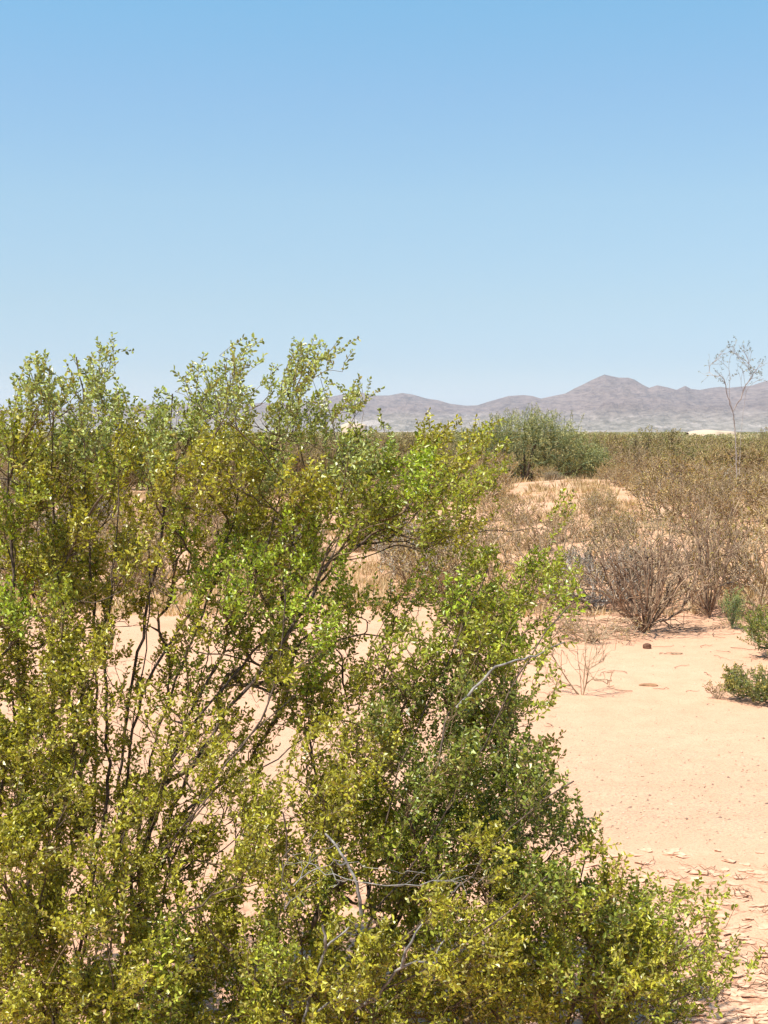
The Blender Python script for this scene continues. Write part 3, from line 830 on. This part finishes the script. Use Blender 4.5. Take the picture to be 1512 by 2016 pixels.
# --- repeated shrubs over the rise and the flat behind it
PROTO = {}
def proto(key, **k): PROTO[key] = shrub(key, **k)
proto('tan', seed=101, h=0.75, w=1.3, nstem=12, nclump=70, ntwig=3, mat=M_TAN, leaf=TAN, r0=0.0040, dens_leaf=0.8, leaf_gap=0.035, leaf_l=0.04, leaf_w=0.02)
proto('tan2', seed=102, h=0.5, w=1.0, nstem=12, nclump=60, ntwig=4, mat=M_TAN, leaf=TAN + GRY[:1], r0=0.0040, dens_leaf=0.9, leaf_gap=0.035, leaf_l=0.035, leaf_w=0.018)
proto('brown', seed=103, h=1.25, w=1.6, nstem=14, nclump=95, ntwig=4, mat=M_TAN, leaf=BRN, r0=0.0045, dens_leaf=0.85, leaf_gap=0.035, leaf_l=0.04, leaf_w=0.02)
proto('olive', seed=104, h=1.55, w=2.0, nstem=12, nclump=150, ntwig=7, mat=M_TAN, leaf=OLV, r0=0.005, twig_l=0.2, dens_leaf=1, leaf_gap=0.04, leaf_l=0.05, leaf_w=0.025)
proto('olive2', seed=105, h=1.7, w=1.8, nstem=12, nclump=150, ntwig=7, mat=M_TAN, leaf=OLG + OLV, r0=0.005, twig_l=0.2, dens_leaf=1, leaf_gap=0.04, leaf_l=0.05, leaf_w=0.025)
proto('grey', seed=106, h=0.45, w=0.9, nstem=10, nclump=60, ntwig=6, mat=M_DEAD, leaf=GRY, r0=0.0035, dens_leaf=0.9, leaf_gap=0.03, leaf_l=0.03, leaf_w=0.015)
INFO = {'tan': ('tan dry brushy shrub scattered over the sandy rise', 'tan shrubs on the sandy rise'),
        'tan2': ('small straw-coloured dry tuft scattered over the sandy rise', 'straw tufts on the sandy rise'),
        'grey': ('low grey bursage-like shrublet scattered over the sandy rise', 'grey shrublets on the sandy rise'),
        'brown': ('brown half-bare shrub in the scrub belt behind the rise', 'brown shrubs of the scrub belt'),
        'olive': ('olive-brown leafy shrub in the scrub belt before the plain', 'olive-brown shrubs of the scrub belt'),
        'olive2': ('darker green shrub in the scrub belt before the plain', 'dark green shrubs of the scrub belt')}
SRC = {}
def put(key, x, y, rz, s):
    near_rise = y < 40
    lab, grp = INFO[key]
    if key not in SRC:
        s = s * (0.6 if near_rise and key == 'brown' else 1.0)
        SRC[key] = make('dry_shrub' if key in ('tan', 'tan2', 'grey', 'brown') else 'creosote_shrub', PROTO[key], x, y, lab, 'shrub', grp, rz, s); return
    if near_rise and key == 'brown': s *= 0.62
    if near_rise and 960 < px_of(x, y) < 1310: s *= 0.6
    c = copy_tree(SRC[key]); c.location = (x, y, ghs(x, y) - 0.02); c.rotation_euler = (0, 0, rz); c.scale = (s, s, s * random.uniform(0.85, 1.1))
random.seed(4)
taken = []
def free(x, y, r):
    for (a, b, c) in taken:
        if (a - x) ** 2 + (b - y) ** 2 < (r + c) ** 2: return False
    taken.append((x, y, r)); return True
tx, ty = TREE_XY; taken.append((tx, ty, 1.4))
def scatter(n, y0, y1, choose, r, accept=lambda x, y: True, spanw=0.36):
    k = 0; tries = 0
    while k < n and tries < n * 40:
        tries += 1
        y = math.sqrt(random.uniform(y0 * y0, y1 * y1)); x = random.uniform(-spanw, spanw) * y
        if not accept(x, y) or not free(x, y, r): continue
        put(choose(x, y), x, y, random.uniform(0, 6.28), random.uniform(0.75, 1.2)); k += 1
    return k
def px_of(x, y): return 756 + x / y * F
# open sandy crest left clear around pixel columns 990..1290
def rise_ok(x, y):
    p = px_of(x, y)
    if 980 < p < 1300 and 23 < y < 37: return random.random() < 0.75
    return True
scatter(40, 15.6, 24, lambda x, y: random.choice(['tan', 'tan', 'tan2', 'grey', 'brown']), 0.42, rise_ok)
scatter(85, 22, 37, lambda x, y: random.choice(['tan', 'tan2', 'tan', 'tan2', 'grey'] + (['brown'] * 3 if px_of(x, y) > 1330 or px_of(x, y) < 900 else [])), 0.45, rise_ok)
def belt_ok(x, y):
    p = px_of(x, y); return not (930 < p < 1180 and y < 47)
scatter(60, 41, 50, lambda x, y: random.choice(['olive', 'brown', 'olive2']), 0.6, belt_ok)
scatter(130, 47, 85, lambda x, y: random.choice(['olive', 'olive', 'brown', 'brown', 'olive2']), 0.75, belt_ok)

# --- far scrub of the plain, one mass
def far_scrub():
    rs = np.random.RandomState(70)
    n = 5200
    y = 70 * (2200 / 70.0) ** (rs.rand(n) ** 0.85); x = rs.uniform(-0.5, 0.5, n) * y
    z = gh(x, y); hh = rs.uniform(0.9, 1.75, n) ; ww = rs.uniform(0.7, 1.5, n) * (1 + y / 700)
    k = 70
    ci = np.repeat(np.arange(n), k); m = len(ci)
    g = norm(rs.normal(size=(m, 3))) * rs.rand(m, 1) ** 0.45
    c = np.stack([x[ci] + g[:, 0] * ww[ci], y[ci] + g[:, 1] * ww[ci], z[ci] + hh[ci] * (0.5 + 0.5 * g[:, 2])], 1)
    s = (0.07 + 0.0006 * y[ci])[:, None]
    a = norm(rs.normal(size=(m, 3))) * s; b = norm(rs.normal(size=(m, 3))) * s * 0.7
    V = np.stack([c - a, c + b, c + a, c - b], 1).reshape(-1, 3)
    f = np.arange(m * 4).reshape(-1, 4)
    pal = np.array([(0.37, 0.32, 0.17), (0.31, 0.285, 0.15), (0.44, 0.35, 0.21), (0.30, 0.29, 0.16), (0.37, 0.30, 0.18)])
    col = pal[rs.randint(0, len(pal), n)][ci] * rs.uniform(0.7, 1.3, (m, 1))
    o = link('scrubland', np_mesh('scrubland', V, f, 4, np.repeat(col, 4, 0)), M_DRY)
    tag(o, 'distant olive brown desert scrub covering the flat plain', 'scrub', kind='stuff')
far_scrub()

# --- pebbles, litter
def dry_grass():
    rs = np.random.RandomState(75)
    nt_ = 7500; y = rs.uniform(14.3, 42, nt_); x = rs.uniform(-0.32, 0.32, nt_) * y
    pn = fbm(x * 0.8 + 11, y * 0.8, 3); keep = pn > 0.37; x, y = x[keep], y[keep]; n = len(x); k = 15
    ci = np.repeat(np.arange(n), k); m = len(ci); th = rs.uniform(0, 6.28, m); rr = rs.rand(m) * 0.09
    bx = x[ci] + np.cos(th) * rr; by = y[ci] + np.sin(th) * rr; bz = gh(bx, by) - 0.01
    hgt = rs.uniform(0.06, 0.2, n)[ci] * rs.uniform(0.5, 1.2, m); ln = rs.uniform(0.1, 0.8, m) * hgt; w = 0.0028 + y[ci] * 0.00016
    B = np.stack([bx, by, bz], 1); D = np.stack([np.cos(th) * ln, np.sin(th) * ln, hgt], 1); ph = rs.uniform(0, 6.28, m)
    S = np.stack([np.cos(ph) * w, np.sin(ph) * w, 0 * w], 1)
    V = np.stack([B - S, B + S, B + D * 0.6 + S * 0.7 + [0, 0, 0.01], B + D], 1).reshape(-1, 3)
    pal = np.array([(0.55, 0.40, 0.22), (0.46, 0.33, 0.19), (0.60, 0.46, 0.30), (0.36, 0.25, 0.15)])
    col = pal[rs.randint(0, 4, n)][ci] * rs.uniform(0.8, 1.15, (m, 1))
    o = link('dry_grass', np_mesh('dry_grass', V, np.arange(m * 4).reshape(-1, 4), 4, np.repeat(col, 4, 0)), M_DRY)
    tag(o, 'short yellow dry grass growing in patches over the sandy rise', 'grass', kind='stuff')
dry_grass()
def scatter_stones():
    rs = np.random.RandomState(80); Vs = []; Fs = []; cols = []
    base = np.array([[1, 0, 0], [-1, 0, 0], [0, 1, 0], [0, -1, 0], [0, 0, 1], [0, 0, -1]], float)
    fc = np.array([[0, 2, 4], [2, 1, 4], [1, 3, 4], [3, 0, 4], [2, 0, 5], [1, 2, 5], [3, 1, 5], [0, 3, 5]])
    n = 26000
    y = rs.uniform(4.2, 14, n); x = rs.uniform(-0.3, 0.32, n) * y
    band = np.exp(-((y - 7.3) / 1.0) ** 2); keep = rs.rand(n) < 0.16 + 0.84 * band; x, y = x[keep], y[keep]; n = len(x)
    s = rs.gamma(2.0, 0.0013, n) + 0.0013
    s[:260] = rs.uniform(0.004, 0.011, 260)
    z = gh(x, y) + s * 0.15
    d = base[None] * (s[:, None, None] * rs.uniform(0.6, 1.3, (n, 6, 1))) * np.array([1.2, 1.0, 0.65])
    th = rs.uniform(0, 6.28, n); c_, s_ = np.cos(th)[:, None], np.sin(th)[:, None]
    dx = d[..., 0] * c_ - d[..., 1] * s_; dy = d[..., 0] * s_ + d[..., 1] * c_
    V = np.stack([x[:, None] + dx, y[:, None] + dy, z[:, None] + d[..., 2]], -1).reshape(-1, 3)
    f = (np.arange(n)[:, None, None] * 6 + fc[None]).reshape(-1, 3)
    pal = np.array([(0.34, 0.23, 0.15), (0.42, 0.28, 0.18), (0.5, 0.37, 0.26), (0.24, 0.16, 0.11)])
    col = np.repeat(pal[rs.randint(0, 4, n)], 6, 0)
    m, nt, b = new_mat('gravel'); at = nt.nodes.new('ShaderNodeVertexColor'); at.layer_name = 'tint'
    nt.links.new(at.outputs[0], b.inputs['Base Color']); b.inputs['Roughness'].default_value = 0.9
    o = link('gravel', np_mesh('gravel', V, f, 3, col), m)
    tag(o, 'fine brownish gravel strewn over the sand', 'gravel', kind='stuff')
scatter_stones()

def mud_curls():
    rs = np.random.RandomState(85); V = []; Fq = []; off = 0; nr, na = 5, 14
    a = np.arange(na) * 2 * math.pi / na; r = np.linspace(0.02, 1, nr)
    A, Rr = np.meshgrid(a, r)
    i = np.arange(nr - 1)[:, None] * na; j = np.arange(na)[None]; j2 = (j + 1) % na
    F0 = np.stack([i + j, i + j2, i + na + j2, i + na + j], -1).reshape(-1, 4)
    for k in range(650):
        d = 4.3 + 2.0 * rs.rand() ** 1.15; px = rs.uniform(1150, 1600); x = (px - 756) / F * d
        if rs.rand() > 0.25 + 0.9 * (1 - (d - 4.3) / 2.0): continue
        w, h_ = rs.uniform(0.012, 0.04), rs.uniform(0.010, 0.028); th = rs.normal(0, 0.5)
        rim = 1 + 0.22 * np.sin(A * 3 + rs.uniform(0, 6)) + 0.12 * np.sin(A * 7 + rs.uniform(0, 6))
        u = np.cos(A) * Rr * w * rim; v = np.sin(A) * Rr * h_ * rim
        lift = rs.uniform(0.002, 0.009) * Rr ** 2.2 * (0.5 + 0.5 * np.cos(A - rs.uniform(0, 6.28))) + 0.002
        X = x + u * math.cos(th) - v * math.sin(th); Y = d + u * math.sin(th) + v * math.cos(th)
        Z = gh(X, Y) + lift
        up = np.stack([X, Y, Z], -1).reshape(-1, 3); dn = up - [0, 0, 0.0025]
        rimf = np.stack([(nr - 1) * na + j[0], (nr - 1) * na + j2[0], (nr - 1) * na + j2[0] + nr * na, (nr - 1) * na + j[0] + nr * na], -1)
        V += [up, dn]; Fq += [F0 + off, F0[:, ::-1] + off + nr * na, rimf + off]; off += 2 * nr * na
    mm = bark_mat('mud', (0.50, 0.29, 0.18), (0.66, 0.42, 0.28), 40, 0.95)
    o = link('mud_curls', np_mesh('mud_curls', np.concatenate(V), np.concatenate(Fq), 4, smooth=False), mm)
    tag(o, 'curled flakes of dried mud crust at the bottom right', 'mud', kind='stuff')
mud_curls()
def litter():
    rs = np.random.RandomState(90); paths = []
    def one(x, y, L, r, lift=0.004):
        n = 6; a = rs.uniform(0, 6.28); cur = rs.normal(0, 0.3); p = [np.array([x, y])]
        for i in range(n):
            p.append(p[-1] + np.array([math.cos(a), math.sin(a)]) * L / n); a += cur + rs.normal(0, 0.35)
        p = np.array(p); z = gh(p[:, 0], p[:, 1]) + r + lift * rs.rand(n + 1) * 3
        paths.append((np.column_stack([p, z]), np.linspace(r, r * 0.5, n + 1)))
    for k in range(130):
        d = rs.uniform(4.4, 6.1); px = 1180 + 420 * rs.rand(); x = (px - 756) / F * d
        one(x, d, rs.uniform(0.04, 0.20), rs.uniform(0.0010, 0.0030), 0.008)
    for k in range(50):
        d = rs.uniform(10, 14.5); px = rs.uniform(1060, 1560); one((px - 756) / F * d, d, rs.uniform(0.1, 0.4), rs.uniform(0.002, 0.004))
    for k in range(600):
        d = rs.uniform(13.0, 15.5); px = rs.uniform(900, 1560); one((px - 756) / F * d, d, rs.uniform(0.1, 0.35), rs.uniform(0.002, 0.005))
    for k in range(700):
        d = rs.uniform(4.2, 12); px = rs.uniform(-100, 1100); one((px - 756) / F * d, d, rs.uniform(0.05, 0.2), rs.uniform(0.001, 0.003))
    o = link('twig_litter', tubes('twig_litter', paths, 3), bark_mat('litter', (0.16, 0.09, 0.05), (0.34, 0.20, 0.12), 8))
    tag(o, 'dry brown twig litter lying on the sand', 'litter', kind='stuff')
litter()

def stone(px, py, s, label, col, flat=0.6):
    x, d = ground_at(px, py); rs = np.random.RandomState(int(px))
    import bmesh
    bm = bmesh.new(); bmesh.ops.create_icosphere(bm, subdivisions=3, radius=1)
    for v in bm.verts:
        c = v.co; k = 1 + 0.28 * (fbm(np.array([c.x * 1.3 + px]), np.array([c.y * 1.3 + c.z * 1.7]), 4)[0] - 0.5) * 2
        v.co = Vector((c.x * s[0] * k, c.y * s[1] * k, c.z * s[2] * k))
    me = bpy.data.meshes.new('stone'); bm.to_mesh(me); bm.free()
    m = bark_mat('stone', tuple(c * 0.6 for c in col), col, 30)
    o = link('stone', me, m); o.location = (x, d, ghs(x, d) + s[2] * 0.35)
    tag(o, label, 'stone')
stone(1278, 1279, (0.04, 0.035, 0.035), 'small dark reddish stone on the sand in front of the dead bush', (0.16, 0.07, 0.035))
stone(1282, 1354, (0.075, 0.03, 0.014), 'long reddish brown clod lying alone on the open sand', (0.36, 0.19, 0.09))
stone(1336, 1290, (0.05, 0.04, 0.012), 'small flat brown clod right of the dark stone', (0.42, 0.26, 0.15))

# ------------------------------------------------------------------ haze
HAZE = True
if HAZE:
    import bmesh
    bm = bmesh.new(); bmesh.ops.create_cube(bm, size=2)
    z0, z1 = -14.0, 420.0
    for v in bm.verts: v.co = Vector((v.co.x * 13500, 3500 + v.co.y * 13500, z0 if v.co.z < 0 else z1))
    me = bpy.data.meshes.new('haze'); bm.to_mesh(me); bm.free()
    m = bpy.data.materials.new('haze'); m.use_nodes = True; nt = m.node_tree; nt.nodes.clear()
    out = nt.nodes.new('ShaderNodeOutputMaterial'); vp = nt.nodes.new('ShaderNodeVolumePrincipled')
    vp.inputs['Color'].default_value = (0.80, 0.86, 1.0, 1); vp.inputs['Density'].default_value = 5.0e-5
    vp.inputs['Anisotropy'].default_value = 0.0
    nt.links.new(vp.outputs[0], out.inputs['Volume'])
    o = link('haze', me, m); tag(o, 'thin pale desert haze over the plain', 'haze', kind='stuff')
